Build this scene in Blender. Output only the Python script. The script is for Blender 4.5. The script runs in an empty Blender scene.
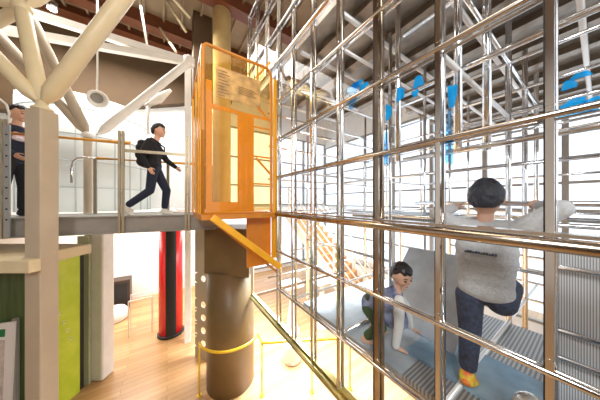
import bpy, bmesh, math, random
from mathutils import Vector, Matrix, noise
random.seed(7)
C = bpy.context.scene.collection
sc = bpy.context.scene

# ---------------------------------------------------------------- camera
YAW = math.atan2(.5537, .8327)
CS, SN = math.cos(YAW), math.sin(YAW)
CZ = 3.2
cam = bpy.data.cameras.new('camera'); cam.lens = 12.0; cam.sensor_width = 36.0
cam.shift_y = 2.0/600; cam.clip_start = .02; cam.clip_end = 200
co = bpy.data.objects.new('camera', cam); C.objects.link(co)
co.location = (0, 0, CZ); co.rotation_euler = (math.radians(90), 0, -YAW)
sc.camera = co

# ---------------------------------------------------------------- world, lights, exposure
sc.view_settings.view_transform = 'Standard'; sc.view_settings.look = 'None'
sc.view_settings.gamma = 1; sc.view_settings.use_curve_mapping = False
sc.view_settings.exposure = 0.75
w = bpy.data.worlds.new('daylight'); sc.world = w; w.use_nodes = True
bg = w.node_tree.nodes['Background']; bg.inputs[0].default_value = (.93, .96, 1, 1); bg.inputs[1].default_value = 1.35

def area(name, loc, target, sx, sy, power, col=(1, .97, .92)):
    l = bpy.data.lights.new(name, 'AREA'); l.shape = 'RECTANGLE'; l.size = sx; l.size_y = sy
    l.energy = power; l.color = col
    o = bpy.data.objects.new(name, l); C.objects.link(o); o.location = loc
    o.rotation_euler = (Vector(target)-Vector(loc)).to_track_quat('-Z', 'Y').to_euler()
    return o
area('hall_ceiling_light', (-1.5, 6.2, 7.4), (-1.5, 6.6, 0), 4, 2.5, 230)
area('lower_floor_light', (-.6, 7.0, 2.72), (-.6, 7.0, 0), 4, 2.2, 125, (1, .95, .88))
area('floor_wash_light', (2.25, 3.75, 2.75), (1.95, 3.2, 0), 1.6, 1.2, 150, (.80, .90, 1)).data.spread = math.radians(110)
area('front_fill_light', (-1.3, -1.6, 5.2), (1.9, .6, 2.5), 1.2, 1.2, 85, (1, .97, .93))  # added fill behind the camera, no real fixture; brightens people, pipes and deck
area('bridge_light', (.8, .5, 7.2), (-1.6, 3.3, 2.6), 2, 2, 40, (1, .86, .66))
area('play_hall_light', (4.6, 3.9, 2.9), (4.2, 4.2, 0), 3, 3, 120, (1, .97, .93))

# ---------------------------------------------------------------- helpers
def ray(px, py): # direction in world for one unit of camera depth
    X, Z = (px-300)/200, -(py-202)/200
    return Vector((CS*X+SN, -SN*X+CS, Z))
CAM = Vector((0, 0, CZ))
def P(px, py, d): return CAM+ray(px, py)*d
def hx(px, py, x): r = ray(px, py); return CAM+r*(x/r.x)
def hy(px, py, y): r = ray(px, py); return CAM+r*(y/r.y)
def hz(px, py, z): r = ray(px, py); return CAM+r*((z-CZ)/r.z)

def mat(name, col, rough=.5, metal=0, spec=.5, noise_amt=0, noise_scale=8, emit=0, bump=0, stretch=None, col2=None):
    m = bpy.data.materials.new(name); m.use_nodes = True
    nt = m.node_tree; b = nt.nodes['Principled BSDF']
    b.inputs['Base Color'].default_value = (*col, 1); b.inputs['Roughness'].default_value = rough
    b.inputs['Metallic'].default_value = metal; b.inputs['Specular IOR Level'].default_value = spec
    if noise_amt or bump or col2:
        tc = nt.nodes.new('ShaderNodeTexCoord'); mp = nt.nodes.new('ShaderNodeMapping')
        nt.links.new(tc.outputs['Object'], mp.inputs[0])
        if stretch: mp.inputs['Scale'].default_value = stretch
        n = nt.nodes.new('ShaderNodeTexNoise'); n.inputs['Scale'].default_value = noise_scale; n.inputs['Detail'].default_value = 4
        nt.links.new(mp.outputs[0], n.inputs[0])
        if noise_amt or col2:
            r = nt.nodes.new('ShaderNodeValToRGB')
            a = col; c = col2 or tuple(min(1, v*(1+noise_amt)) for v in col)
            if not col2: a = tuple(v*(1-noise_amt) for v in col)
            r.color_ramp.elements[0].position = .35; r.color_ramp.elements[1].position = .65
            r.color_ramp.elements[0].color = (*a, 1); r.color_ramp.elements[1].color = (*c, 1)
            nt.links.new(n.outputs[0], r.inputs[0]); nt.links.new(r.outputs[0], b.inputs['Base Color'])
        if bump:
            bp = nt.nodes.new('ShaderNodeBump'); bp.inputs['Strength'].default_value = bump; bp.inputs['Distance'].default_value = .01
            nt.links.new(n.outputs[0], bp.inputs['Height']); nt.links.new(bp.outputs[0], b.inputs['Normal'])
    if emit:
        b.inputs['Emission Color'].default_value = (*col, 1); b.inputs['Emission Strength'].default_value = emit
    return m

def pane_mat(name, col, refl=.06, tint=0.0, frost=0, frostcol=(.9, .93, .95)):
    m = bpy.data.materials.new(name); m.use_nodes = True; nt = m.node_tree
    for n in list(nt.nodes): nt.nodes.remove(n)
    out = nt.nodes.new('ShaderNodeOutputMaterial')
    tr = nt.nodes.new('ShaderNodeBsdfTransparent'); tr.inputs[0].default_value = (*col, 1)
    gl = nt.nodes.new('ShaderNodeBsdfGlossy'); gl.inputs['Roughness'].default_value = .03
    lw = nt.nodes.new('ShaderNodeLayerWeight'); lw.inputs[0].default_value = .5
    pw = nt.nodes.new('ShaderNodeMath'); pw.operation = 'POWER'; pw.inputs[1].default_value = 5
    mx = nt.nodes.new('ShaderNodeMixShader')
    mul = nt.nodes.new('ShaderNodeMath'); mul.operation = 'MULTIPLY_ADD'; mul.inputs[1].default_value = .5; mul.inputs[2].default_value = refl*.45
    nt.links.new(lw.outputs['Facing'], pw.inputs[0]); nt.links.new(pw.outputs[0], mul.inputs[0]); nt.links.new(mul.outputs[0], mx.inputs[0])
    nt.links.new(gl.outputs[0], mx.inputs[2])
    if frost:
        df = nt.nodes.new('ShaderNodeBsdfDiffuse'); df.inputs[0].default_value = (*frostcol, 1)
        m2 = nt.nodes.new('ShaderNodeMixShader'); m2.inputs[0].default_value = frost
        n = nt.nodes.new('ShaderNodeTexNoise'); n.inputs['Scale'].default_value = 3.0; n.inputs['Detail'].default_value = 6
        tc = nt.nodes.new('ShaderNodeTexCoord'); nt.links.new(tc.outputs['Object'], n.inputs[0])
        ma = nt.nodes.new('ShaderNodeMath'); ma.operation = 'MULTIPLY'; ma.inputs[1].default_value = frost*2
        nt.links.new(n.outputs[0], ma.inputs[0]); nt.links.new(ma.outputs[0], m2.inputs[0])
        nt.links.new(tr.outputs[0], m2.inputs[1]); nt.links.new(df.outputs[0], m2.inputs[2])
        nt.links.new(m2.outputs[0], mx.inputs[1])
    else:
        nt.links.new(tr.outputs[0], mx.inputs[1])
    nt.links.new(mx.outputs[0], out.inputs[0])
    return m

def frame_to(d):
    d = d.normalized(); up = Vector((0, 0, 1))
    if abs(d.z) > .999: up = Vector((0, 1, 0))
    a = d.cross(up).normalized(); b = a.cross(d).normalized()
    return a, b
def cyl(bm, p0, p1, r, r1=None, seg=12, caps=True, smooth=True):
    p0, p1 = Vector(p0), Vector(p1); r1 = r if r1 is None else r1
    a, b = frame_to(p1-p0); v0, v1 = [], []
    for i in range(seg):
        t = 2*math.pi*i/seg; q = a*math.cos(t)+b*math.sin(t)
        v0.append(bm.verts.new(p0+q*r)); v1.append(bm.verts.new(p1+q*r1))
    for i in range(seg):
        j = (i+1) % seg; f = bm.faces.new((v0[i], v0[j], v1[j], v1[i])); f.smooth = smooth
    if caps: bm.faces.new(v0[::-1]); bm.faces.new(v1)
def tube(bm, pts, r, seg=10):
    pts = [Vector(p) for p in pts]; rings = []
    n = len(pts); prev = None
    for i, p in enumerate(pts):
        d = (pts[min(i+1, n-1)]-pts[max(i-1, 0)]).normalized()
        if prev is None: a, b = frame_to(d)
        else:
            a = (prev-d*prev.dot(d)).normalized(); b = d.cross(a).normalized()
        prev = a; rr = r[i] if isinstance(r, (list, tuple)) else r
        rings.append([bm.verts.new(p+(a*math.cos(2*math.pi*k/seg)+b*math.sin(2*math.pi*k/seg))*rr) for k in range(seg)])
    for i in range(n-1):
        for k in range(seg):
            l = (k+1) % seg
            f = bm.faces.new((rings[i][k], rings[i][l], rings[i+1][l], rings[i+1][k])); f.smooth = True
    bm.faces.new(rings[0][::-1]); bm.faces.new(rings[-1])
def box(bm, x0, x1, y0, y1, z0, z1):
    v = [bm.verts.new((x, y, z)) for x in (x0, x1) for y in (y0, y1) for z in (z0, z1)]
    for f in ((0, 1, 3, 2), (4, 6, 7, 5), (0, 4, 5, 1), (2, 3, 7, 6), (0, 2, 6, 4), (1, 5, 7, 3)):
        bm.faces.new([v[i] for i in f])
def bar(bm, p0, p1, w_, h, up=(0, 0, 1)):
    """box beam from p0 to p1; w_ sideways, h along up"""
    p0, p1 = Vector(p0), Vector(p1); d = (p1-p0).normalized(); up = Vector(up)
    a = d.cross(up)
    if a.length < 1e-4: a = d.cross(Vector((0, 1, 0)))
    a.normalize(); b = a.cross(d).normalized()
    v = [bm.verts.new(p+a*s*w_/2+b*t*h/2) for p in (p0, p1) for s, t in ((-1, -1), (1, -1), (1, 1), (-1, 1))]
    for f in ((0, 1, 2, 3), (7, 6, 5, 4), (0, 4, 5, 1), (1, 5, 6, 2), (2, 6, 7, 3), (3, 7, 4, 0)):
        bm.faces.new([v[i] for i in f])
def ball(bm, c, r, sc_=(1, 1, 1), u=16, v=10, R=None):
    M = Matrix.Translation(Vector(c)) @ (R.to_4x4() if R else Matrix()) @ Matrix.Diagonal((r*sc_[0], r*sc_[1], r*sc_[2], 1))
    res = bmesh.ops.create_uvsphere(bm, u_segments=u, v_segments=v, radius=1, matrix=M)
    for vv in res['verts']:
        for f in vv.link_faces: f.smooth = True
def prism(bm, pts, z0, z1, smooth=False):
    a = [bm.verts.new((x, y, z0)) for x, y in pts]; b = [bm.verts.new((x, y, z1)) for x, y in pts]
    n = len(pts)
    for i in range(n):
        f = bm.faces.new((a[i], a[(i+1) % n], b[(i+1) % n], b[i])); f.smooth = smooth
    bm.faces.new(a[::-1]); bm.faces.new(b)
def lathe(bm, c, prof, seg=24):
    c = Vector(c); rings = []
    for r, z in prof:
        rings.append([bm.verts.new(c+Vector((r*math.cos(2*math.pi*k/seg), r*math.sin(2*math.pi*k/seg), z))) for k in range(seg)])
    for i in range(len(prof)-1):
        for k in range(seg):
            l = (k+1) % seg
            f = bm.faces.new((rings[i][k], rings[i][l], rings[i+1][l], rings[i+1][k])); f.smooth = True
    bm.faces.new(rings[0][::-1]); bm.faces.new(rings[-1])

def world_loc(o):
    v = Vector((0, 0, 0))
    while o: v += Vector(o.location); o = o.parent
    return v
def obj(name, bm, m, parent=None, bevel=0, local=False, norm=True):
    if norm: bmesh.ops.recalc_face_normals(bm, faces=bm.faces)
    me = bpy.data.meshes.new(name)
    if parent and not local:
        bmesh.ops.translate(bm, vec=-world_loc(parent), verts=bm.verts)
    bm.to_mesh(me); bm.free(); me.materials.append(m)
    o = bpy.data.objects.new(name, me); C.objects.link(o)
    if parent: o.parent = parent
    if bevel:
        b = o.modifiers.new('bevel', 'BEVEL'); b.width = bevel; b.segments = 2; b.limit_method = 'ANGLE'
    return o
def tag(o, label=None, cat=None, group=None, kind=None):
    if label: o['label'] = label
    if cat: o['category'] = cat
    if group: o['group'] = group
    if kind: o['kind'] = kind
    return o
def thing(name, label, cat, loc=(0, 0, 0), rotz=0, group=None):
    o = bpy.data.objects.new(name, None); C.objects.link(o)
    o.location = loc; o.rotation_euler = (0, 0, rotz); o.empty_display_size = .1
    return tag(o, label, cat, group)
def struct(name, bm, m, bevel=0, label=None):
    o = obj(name, bm, m, None, bevel); o['kind'] = 'structure'
    return o
def B(): return bmesh.new()

# ---------------------------------------------------------------- materials
M = {}
def wood_floor():
    m = bpy.data.materials.new('oak strip floor'); m.use_nodes = True; nt = m.node_tree; b = nt.nodes['Principled BSDF']
    tc = nt.nodes.new('ShaderNodeTexCoord'); mp = nt.nodes.new('ShaderNodeMapping')
    nt.links.new(tc.outputs['Object'], mp.inputs[0]); mp.inputs['Rotation'].default_value = (0, 0, math.radians(0))
    br = nt.nodes.new('ShaderNodeTexBrick'); br.inputs['Scale'].default_value = 1
    br.inputs['Brick Width'].default_value = 1.3; br.inputs['Row Height'].default_value = .11
    br.inputs['Mortar Size'].default_value = .004; br.inputs['Bias'].default_value = 0
    br.inputs['Color1'].default_value = (.46, .24, .09, 1); br.inputs['Color2'].default_value = (.60, .36, .16, 1)
    br.inputs['Mortar'].default_value = (.3, .17, .08, 1)
    nt.links.new(mp.outputs[0], br.inputs[0]); nt.links.new(br.outputs[0], b.inputs['Base Color'])
    b.inputs['Roughness'].default_value = .28
    return m
M['floor'] = wood_floor()
M['white'] = mat('white wall paint', (.9, .89, .86), .6, noise_amt=.03, noise_scale=3)
M['tan'] = mat('brown wall panel', (.10, .055, .022), .7, noise_amt=.08, noise_scale=2)
M['ceil'] = mat('beige ceiling board', (.29, .20, .12), .8, noise_amt=.12, noise_scale=1.5)
M['redbeam'] = mat('dark red painted beam', (.15, .04, .012), .5, noise_amt=.1)
M['cream'] = mat('cream painted steel', (.72, .60, .38), .38, noise_amt=.04, noise_scale=4)
M['beige'] = mat('beige painted steel', (.50, .41, .30), .4, noise_amt=.04, noise_scale=4)
M['whitesteel'] = mat('white painted steel', (.86, .82, .75), .35, noise_amt=.03)
M['greysteel'] = mat('grey painted steel', (.30, .28, .25), .45, noise_amt=.06)
M['olive'] = mat('olive grey post steel', (.48, .41, .29), .4, .4, noise_amt=.08)
M['stairwood'] = mat('brown stair wood', (.42, .20, .07), .4, noise_amt=.15, noise_scale=8)
M['railwood'] = mat('honey varnished wood', (.80, .40, .05), .35, noise_amt=.15, noise_scale=12)
M['yellow'] = mat('orange yellow paint', (.95, .47, .02), .35, noise_amt=.04)
M['orange'] = mat('dark orange paint', (.66, .24, .02), .35, noise_amt=.05)
M['railyellow'] = mat('yellow handrail paint', (.92, .58, .03), .3)
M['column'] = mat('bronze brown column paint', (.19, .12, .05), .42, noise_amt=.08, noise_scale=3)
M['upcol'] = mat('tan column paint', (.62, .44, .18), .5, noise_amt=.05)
M['steel'] = mat('polished stainless steel', (.80, .78, .76), .16, 1, noise_amt=.05, noise_scale=3)
M['dimsteel'] = mat('soft grey steel', (.60, .56, .53), .22, 1, noise_amt=.1, noise_scale=4)
M['brass'] = mat('bronze tinted steel', (.52, .44, .36), .2, 1, noise_amt=.15, noise_scale=4)
M['gold'] = mat('olive gold metal edge', (.55, .47, .20), .3, .9, noise_amt=.1)
M['black'] = mat('black rubber', (.015, .015, .015), .5)
M['chrome'] = mat('bright chrome tube', (.90, .91, .93), .10, 1)
M['whitetube'] = mat('white coated tube', (.82, .80, .78), .3, .2)
M['deckgrey'] = mat('grey metal deck', (.34, .33, .31), .45, .4, noise_amt=.2, noise_scale=5, bump=.1)
M['deckbeam'] = mat('brown grey deck beam', (.27, .22, .17), .35, .6, noise_amt=.15)
M['glass'] = pane_mat('clear acrylic pane', (.97, .985, 1), .035)
M['winglass'] = pane_mat('window glass', (.93, .97, 1), .05)
M['orangeglass'] = pane_mat('amber tinted acrylic', (.98, .87, .60), .05, frost=.12, frostcol=(.9, .52, .12))
M['blue'] = pane_mat('painted blue reflection', (.25, .70, 1), .05, frost=.40, frostcol=(.02, .55, 1))  # colour stands in for blue light reflected in the panes
M['paleblue'] = pane_mat('painted pale blue reflection', (.45, .75, 1), .05, frost=.05)  # fainter blue reflection, likewise put into the colour
M['red'] = mat('glossy red lacquer', (.78, .02, .02), .25)
M['lime'] = mat('lime green board', (.50, .62, .02), .4, col2=(.62, .70, .05), noise_scale=4)
M['palegreen'] = mat('pale green panel', (.46, .50, .30), .5)
M['dgreen'] = mat('dark green board', (.06, .10, .025), .5, noise_amt=.25, noise_scale=3, stretch=(6, 6, .6))
M['sign'] = mat('white sign board', (.82, .78, .76), .4)
M['signgreen'] = mat('green print', (.0, .18, .05), .5)
M['fritwhite'] = mat('white translucent drum skin', (.80, .84, .82), .35)
M['plastic'] = mat('white plastic', (.85, .85, .85), .35)
M['skin'] = mat('skin', (.72, .42, .29), .5)
M['hair'] = mat('black hair', (.014, .012, .013), .38, bump=.5, noise_scale=60, noise_amt=.3, stretch=(1, 1, .25))
M['hairblue'] = mat('blue black hair', (.012, .015, .028), .5, bump=.5, noise_scale=60, noise_amt=.3, stretch=(1, 1, .25))
M['navy'] = mat('dark navy cloth', (.015, .02, .045), .8, bump=.3, noise_scale=20)
M['blackcloth'] = mat('black cloth', (.013, .013, .016), .85, bump=.3, noise_scale=20)
M['greycloth'] = mat('light grey marled cloth', (.56, .56, .56), .9, noise_amt=.08, noise_scale=70, bump=.5)
M['jean'] = mat('dark blue denim', (.035, .05, .09), .8, noise_amt=.35, noise_scale=50)
M['tiedye'] = mat('navy and white patterned cloth', (.02, .03, .12), .8, col2=(.45, .50, .68), noise_scale=9)
M['whitecloth'] = mat('white cloth', (.78, .77, .74), .85)
M['greencloth'] = mat('dark green cloth', (.05, .09, .035), .85, bump=.3, noise_scale=20)
M['shoe'] = mat('off white shoe', (.8, .78, .72), .5)
M['vivid'] = mat('yellow and orange shoe cloth', (.85, .75, .05), .5, col2=(.85, .15, .03), noise_scale=26)
M['eye'] = mat('dark eye', (.01, .01, .01), .2)
M['lip'] = mat('lip', (.45, .14, .11), .5)
M['bluemat'] = mat('blue grey floor mat', (.13, .24, .34), .5, col2=(.30, .42, .50), noise_scale=4)
M['lampglow'] = mat('lit lamp face', (1, .97, .9), .5, emit=6)
M['tanpaper'] = mat('tan paper', (.55, .36, .17), .7)
M['teal'] = mat('teal plastic', (.05, .35, .33), .4)

def perf_mat(name, col, scale, axis='Z', met=.5):
    m = bpy.data.materials.new(name); m.use_nodes = True; nt = m.node_tree; b = nt.nodes['Principled BSDF']
    b.inputs['Metallic'].default_value = met; b.inputs['Roughness'].default_value = .4
    tc = nt.nodes.new('ShaderNodeTexCoord'); wv = nt.nodes.new('ShaderNodeTexWave'); wv.wave_type = 'BANDS'; wv.bands_direction = axis
    wv.inputs['Scale'].default_value = scale; wv.inputs['Distortion'].default_value = 0
    r = nt.nodes.new('ShaderNodeValToRGB'); r.color_ramp.elements[0].color = (*[c*.45 for c in col], 1); r.color_ramp.elements[1].color = (*col, 1)
    r.color_ramp.elements[0].position = .4; r.color_ramp.elements[1].position = .6
    nt.links.new(tc.outputs['Object'], wv.inputs[0]); nt.links.new(wv.outputs[0], r.inputs[0]); nt.links.new(r.outputs[0], b.inputs['Base Color'])
    return m
M['ribY'] = perf_mat('ribbed translucent panel', (.9, .9, .9), 34, 'Y', .1)
M['ribX'] = perf_mat('ribbed steel deck', (.46, .47, .47), 14, 'Y')

# ---------------------------------------------------------------- setting: room shell (room axes: x away through the frame, y along it)
XW, YW, ZC = 7.4, 8.6, 8.3
bm = B(); box(bm, -9, 9, -5, YW+.2, -.2, 0); struct('floor', bm, M['floor'])
bm = B(); box(bm, -9, 1.6, YW, YW+.2, 0, 6.75); box(bm, 1.6, XW, YW, YW+.2, 6.4, 8.3); box(bm, 1.6, XW, YW, YW+.2, 2.7, 3.05); box(bm, 1.6, XW, YW, YW+.2, 0, .15); struct('wall_back', bm, M['white'])
bm = B(); pts = [(-9, ZC), (-9, 4.6), (hy(60, 202, YW-.3).x, hy(60, 112, YW-.3).z), (hy(138, 202, YW-.3).x, hy(138, 106, YW-.3).z), (hy(187, 202, YW-.3).x, hy(187, 103, YW-.3).z), (2.2, 7.2), (2.2, ZC)]
fa = [bm.verts.new((x, YW-.3, z)) for x, z in pts]; fb = [bm.verts.new((x, YW-.001, z)) for x, z in pts]
bm.faces.new(fa); bm.faces.new(fb[::-1])
for i in range(7): bm.faces.new((fa[i], fa[(i+1) % 7], fb[(i+1) % 7], fb[i]))
struct('wall_back_upper', bm, M['tan'])
bm = B(); box(bm, -9.2, -9, -5, YW, 0, ZC); struct('wall_left', bm, M['white'])
bm = B(); box(bm, -9, 9, -5, YW+.2, ZC, ZC+.2); struct('ceiling', bm, M['ceil'])
bm = B(); box(bm, -9, 1.0, -5.2, -5, 0, ZC); struct('wall_front', bm, mat('dark grey wall paint', (.12, .115, .11), .7, noise_amt=.1))
# dark red ceiling beams + ribs
for i, y in enumerate((1.2, 3.2, 5.0, 6.75, 7.6)):
    bm = B(); h = .34 if i != 4 else .2
    box(bm, -9, 9, y, y+.16, ZC-h, ZC-.001); box(bm, -9, 9, y-.07, y+.23, ZC-h-.03, ZC-h)
    struct('trim_%d' % (i+1), bm, M['redbeam'])
bm = B()
for k in range(28): x = -8.5+k*.42; box(bm, x, x+.05, 4.0, YW-.25, ZC-.09, ZC-.001)
struct('trim_6', bm, M['ceil'])
for k in range(4):
    x0 = 1.6+k*1.45; x1 = x0+1.45
    fr = B()
    for (a, b_) in ((x0, x0+.05), (x1-.05, x1)): box(fr, a, b_, YW-.02, YW+.08, .15, 2.7); box(fr, a, b_, YW-.02, YW+.08, 3.05, 6.4)
    for z in (.15, 2.64, 3.05, 3.9, 5.1, 6.34): box(fr, x0+.05, x1-.05, YW-.02, YW+.08, z, z+.06)
    f = struct('window_%d' % (20+k), fr, M['greysteel'])
    g = B(); box(g, x0+.05, x1-.05, YW+.03, YW+.04, .2, 2.64); box(g, x0+.05, x1-.05, YW+.03, YW+.04, 3.1, 6.34); obj('pane', g, M['winglass'], f)
bm = B(); box(bm, .25, XW-.05, 6.9, YW-.03, 2.8, 2.98); struct('floor_upper_right', bm, M['white'])
# upper floor behind the bridge
bm = B(); box(bm, -9, 0.2, 5.0, YW, 2.84, 3.0); struct('floor_upper', bm, M['white'])
# window wall beyond the climbing frame
bm = B(); box(bm, XW, XW+.15, -5, YW, 0, .3); struct('wall_right_sill', bm, M['white'])
bm = B(); box(bm, XW, XW+.15, -5, YW, 6.2, ZC); struct('wall_right_header', bm, M['white'])
n = 0
for k in range(10):
    y0 = -5+k*1.36; y1 = y0+1.36
    n += 1
    fr = B()
    for (a, b_) in ((y0, y0+.05), (y1-.05, y1)): box(fr, XW-.02, XW+.08, a, b_, .3, 6.2)
    for z in (.3, 1.5, 2.75, 2.98, 3.6, 4.15, 4.7, 5.3, 6.14): box(fr, XW-.02, XW+.08, y0+.05, y1-.05, z, z+.06)
    f = struct('window_%d' % n, fr, M['greysteel'])
    g = B(); box(g, XW+.03, XW+.04, y0+.05, y1-.05, .36, 6.14)
    obj('pane', g, M['winglass'], f)

# ---------------------------------------------------------------- climbing frame
X0 = 1.241; DY = .3836; YA = .8765; R0 = 3.037; DZ = .5
def yk(k): return YA+k*DY
def zj(j): return R0+j*DZ
ZB, ZT = zj(-3), zj(7)
F = thing('climbing_tower', 'tall steel climbing frame walled with square clear panes, filling the right half', 'climbing frame', (X0+1.2, 1.5, 0))
KL = 6.62  # lower end
for k in range(-5, 8):
    wide = .030 if k == 0 else .022
    zb, zt = (ZB, ZT) if k <= 4 else (zj(4), ZT)
    if k == 7: pass
    bm = B(); box(bm, X0-.012, X0+.006, yk(k)-wide/2, yk(k)+wide/2, zb, zt)
    cyl(bm, (X0+.045, yk(k), zb), (X0+.045, yk(k), zt), .017 if k else .022, seg=14)
    for j in range(-3, 8):
        if zb-.01 <= zj(j) <= zt: cyl(bm, (X0-.016, yk(k), zj(j)+.045), (X0+.04, yk(k), zj(j)+.045), .012, seg=8)
    if k <= 4:
        g_ = B(); box(g_, X0-.010, X0+.010, yk(k)+wide/2, yk(k)+wide/2+(.014 if k == 0 else .005), zb, zt); obj('gasket', g_, M['black'], F)
    p = obj('post', bm, M['brass'] if k == 0 else M['steel'], F)
    if k == 0: p['label'] = 'bronze tinted corner post'
bm = B(); box(bm, X0-.02, X0+.03, yk(KL)-.014, yk(KL)+.014, ZB, zj(0)); obj('post', bm, M['brass'], F)
ya, yb = yk(-5), yk(7)
for j in range(-3, 8):
    bm = B(); z = zj(j); e = yk(4) if j < 4 else yb
    if j == -3 or j == -3: e = yk(KL)
    if j == 0:
        cyl(bm, (X0-.03, ya, z), (X0-.03, e, z), .027, seg=16); box(bm, X0-.02, X0+.05, ya, e, z+.030, z+.044)
        cyl(bm, (X0+.05, ya, z), (X0+.05, e, z), .02, seg=12)
        obj('rail', bm, M['brass'], F)['label'] = 'thick bronze handrail'
    elif j in (4, -3):
        cyl(bm, (X0-.02, ya, z), (X0-.02, e, z), .028, seg=14); box(bm, X0-.0, X0+.05, ya, e, z-.02, z+.05)
        obj('rail', bm, M['gold'] if j == -3 else M['steel'], F)
    else:
        cyl(bm, (X0-.005, ya, z), (X0-.005, e, z), .0145, seg=12); cyl(bm, (X0+.04, ya, z-.008), (X0+.04, e, z-.008), .009, seg=10)
        obj('rail', bm, M['steel'] if j not in (1, 2) else M['dimsteel'], F)
# panes
for k in range(-5, 7):
    for j in range(-3, 7):
        if k >= 4 and j < 4: continue
        bm = B(); box(bm, X0+.008, X0+.014, yk(k)+.014, yk(k+1)-.014, zj(j)+.03, zj(j+1)-.02)
        obj('pane', bm, M['glass'], F)
# end wall frame at lower left end and cross pipes
bm = B()
bar(bm, (X0, yk(KL), ZB), (X0+2.4, yk(KL), ZB), .04, .05)
bar(bm, (X0, yk(KL), zj(-2)+.2), (X0+2.4, yk(KL), zj(-2)+.2), .03, .03)
obj('crossbar', bm, M['brass'], F)

# inner grid of chrome posts and crossbars
G = .767
xs = [X0+G*m for m in range(1, 5)]
ys = [yk(k) for k in range(-5, 6, 2)]
for xi, x in enumerate(xs):
    for yi, y in enumerate(ys):
        if xi == 0 and yi in (2,): continue
        bm = B(); top = zj(4)-.02
        bot = ZB if xi < 3 else zj(-1)
        cyl(bm, (x, y, bot), (x, y, top), .019, seg=10); cyl(bm, (x+.05, y+.03, bot), (x+.05, y+.03, top), .009, seg=8)
        obj('inner_post', bm, M['chrome'], F)
rr = random.Random(3)
for xi, x in enumerate(xs):
    for j in (-2, -1, 0, 1, 2, 3):
        if rr.random() < .50 and not (xi == 0 and j == 0): continue
        bm = B(); y1 = ys[-1] if rr.random() < .6 else ys[-2]
        y0 = ys[0]
        if xi == 0 and j in (-1, 1): y0 = ys[3]
        if j < 1 and xi: y1 = ys[3] if xi < 3 else ys[4]
        cyl(bm, (x, y0, zj(j)+.02), (x, y1, zj(j)+.02), .016, seg=10)
        obj('inner_rail', bm, M['chrome'], F)
for yi, y in enumerate(ys):
    for j in (-2, -1, 0, 1, 2, 3):
        if rr.random() < .25: continue
        if yi in (2, 3) and j in (-1, 0, 1): continue
        bm = B(); cyl(bm, (X0+.04, y, zj(j)+.01), (xs[-1] if rr.random() < .5 else xs[-2], y, zj(j)+.01), .015, seg=10)
        obj('crossbar', bm, M['whitetube'] if rr.random() < .5 else M['chrome'], F)
# roof deck with beams and white tubes under it
zd = zj(4)+.06
bm = B(); box(bm, X0+.06, 3.1, ys[0]-.6, 3.4, zd, zd+.05); box(bm, 3.1, XW-.1, -3.5, 2.2, zd, zd+.05)
obj('roof_deck', bm, M['deckgrey'], F)
x = X0+.35
while x < XW-.3:
    bm = B(); yt = 3.4 if x < 3.1 else 2.2; yb0 = ys[0]-.6 if x < 3.1 else -3.5
    bar(bm, (x, yb0, zd-.04), (x, yt, zd-.04), .07, .08)
    bar(bm, (x, yb0, zd-.085), (x, yt, zd-.085), .12, .012)
    obj('deck_beam', bm, M['deckbeam'], F); x += .5
y = -3.0
while y < 3.4:
    bm = B(); cyl(bm, (X0+.08 if y > -1.6 else 3.1, y, zd-.13), (XW-.2 if y < 2.2 else 3.05, y, zd-.13), .024, seg=10)
    obj('deck_tube', bm, M['whitetube'], F); y += .62
# walking decks
def deck(x0, x1, y0, y1, z, m=None, name='walking_deck'):
    bm = B(); box(bm, x0, x1, y0, y1, z-.03, z); box(bm, x0, x0+.03, y0, y1, z-.07, z-.03); box(bm, x1-.03, x1, y0, y1, z-.07, z-.03)
    return obj(name, bm, m or M['ribX'], F)
ZK = zj(-2)
deck(X0+.08, X0+1.5, yk(-4), yk(-.35), ZK)
deck(X0+.08, X0+1.5, yk(-.35), yk(2.7), ZK, mat('smooth blue grey deck sheet', (.42, .47, .50), .25, .35, noise_amt=.15, noise_scale=6))
bm = B(); box(bm, X0+.30, X0+.75, yk(-2.2), yk(-.1), ZK, ZK+.018); obj('floor_mat', bm, M['bluemat'], F)
deck(X0+1.0, X0+2.2, .9, 2.0, zj(0))
deck(X0+1.6, X0+3.0, -1.2, .2, zj(-1))
# sloping grey slide panel behind the crouching child
bm = B(); a = [(X0+.55, .60, ZK+.02), (X0+.55, 1.25, ZK+.05), (X0+1.15, 1.25, ZK+.62), (X0+1.15, .60, ZK+.62)]
lo = [bm.verts.new(p) for p in a]; hi = [bm.verts.new((p[0]-.012, p[1], p[2]+.014)) for p in a]
bm.faces.new(lo[::-1]); bm.faces.new(hi)
for i in range(4): bm.faces.new((lo[i], lo[(i+1) % 4], hi[(i+1) % 4], hi[i]))
obj('sloping_panel', bm, mat('brushed grey sheet', (.58, .64, .70), .3, .5, noise_amt=.1), F)
# ribbed side panel, right
bm = B(); box(bm, X0+.62, X0+.635, yk(-5), .15, ZK+.02, zj(0)-.08); obj('ribbed_panel', bm, M['ribY'], F)
for z in (ZK+.30, ZK+.45, ZK+.80):
    bm = B(); cyl(bm, (X0+.58, yk(-5), z), (X0+.58, 0.15, z), .014); obj('inner_rail', bm, M['steel'], F)
bm = B(); cyl(bm, (X0+.60, .16, ZK), (X0+.60, .16, zj(1)), .02); obj('inner_post', bm, M['chrome'], F)
for px, xx in ((458, X0+.30), (487, X0+.50), (398, X0+.38)):
    q = hx(px, 202, xx); bm = B(); cyl(bm, (xx, q.y, zj(1)), (xx, q.y, zj(4)+.04), .022, seg=14); obj('inner_post', bm, M['chrome'], F)
bm = B(); cyl(bm, (X0+.03, hx(458, 202, X0+.30).y, zj(2)), (X0+1.9, hx(458, 202, X0+.30).y, zj(2)), .016); obj('crossbar', bm, M['whitetube'], F)
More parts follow.
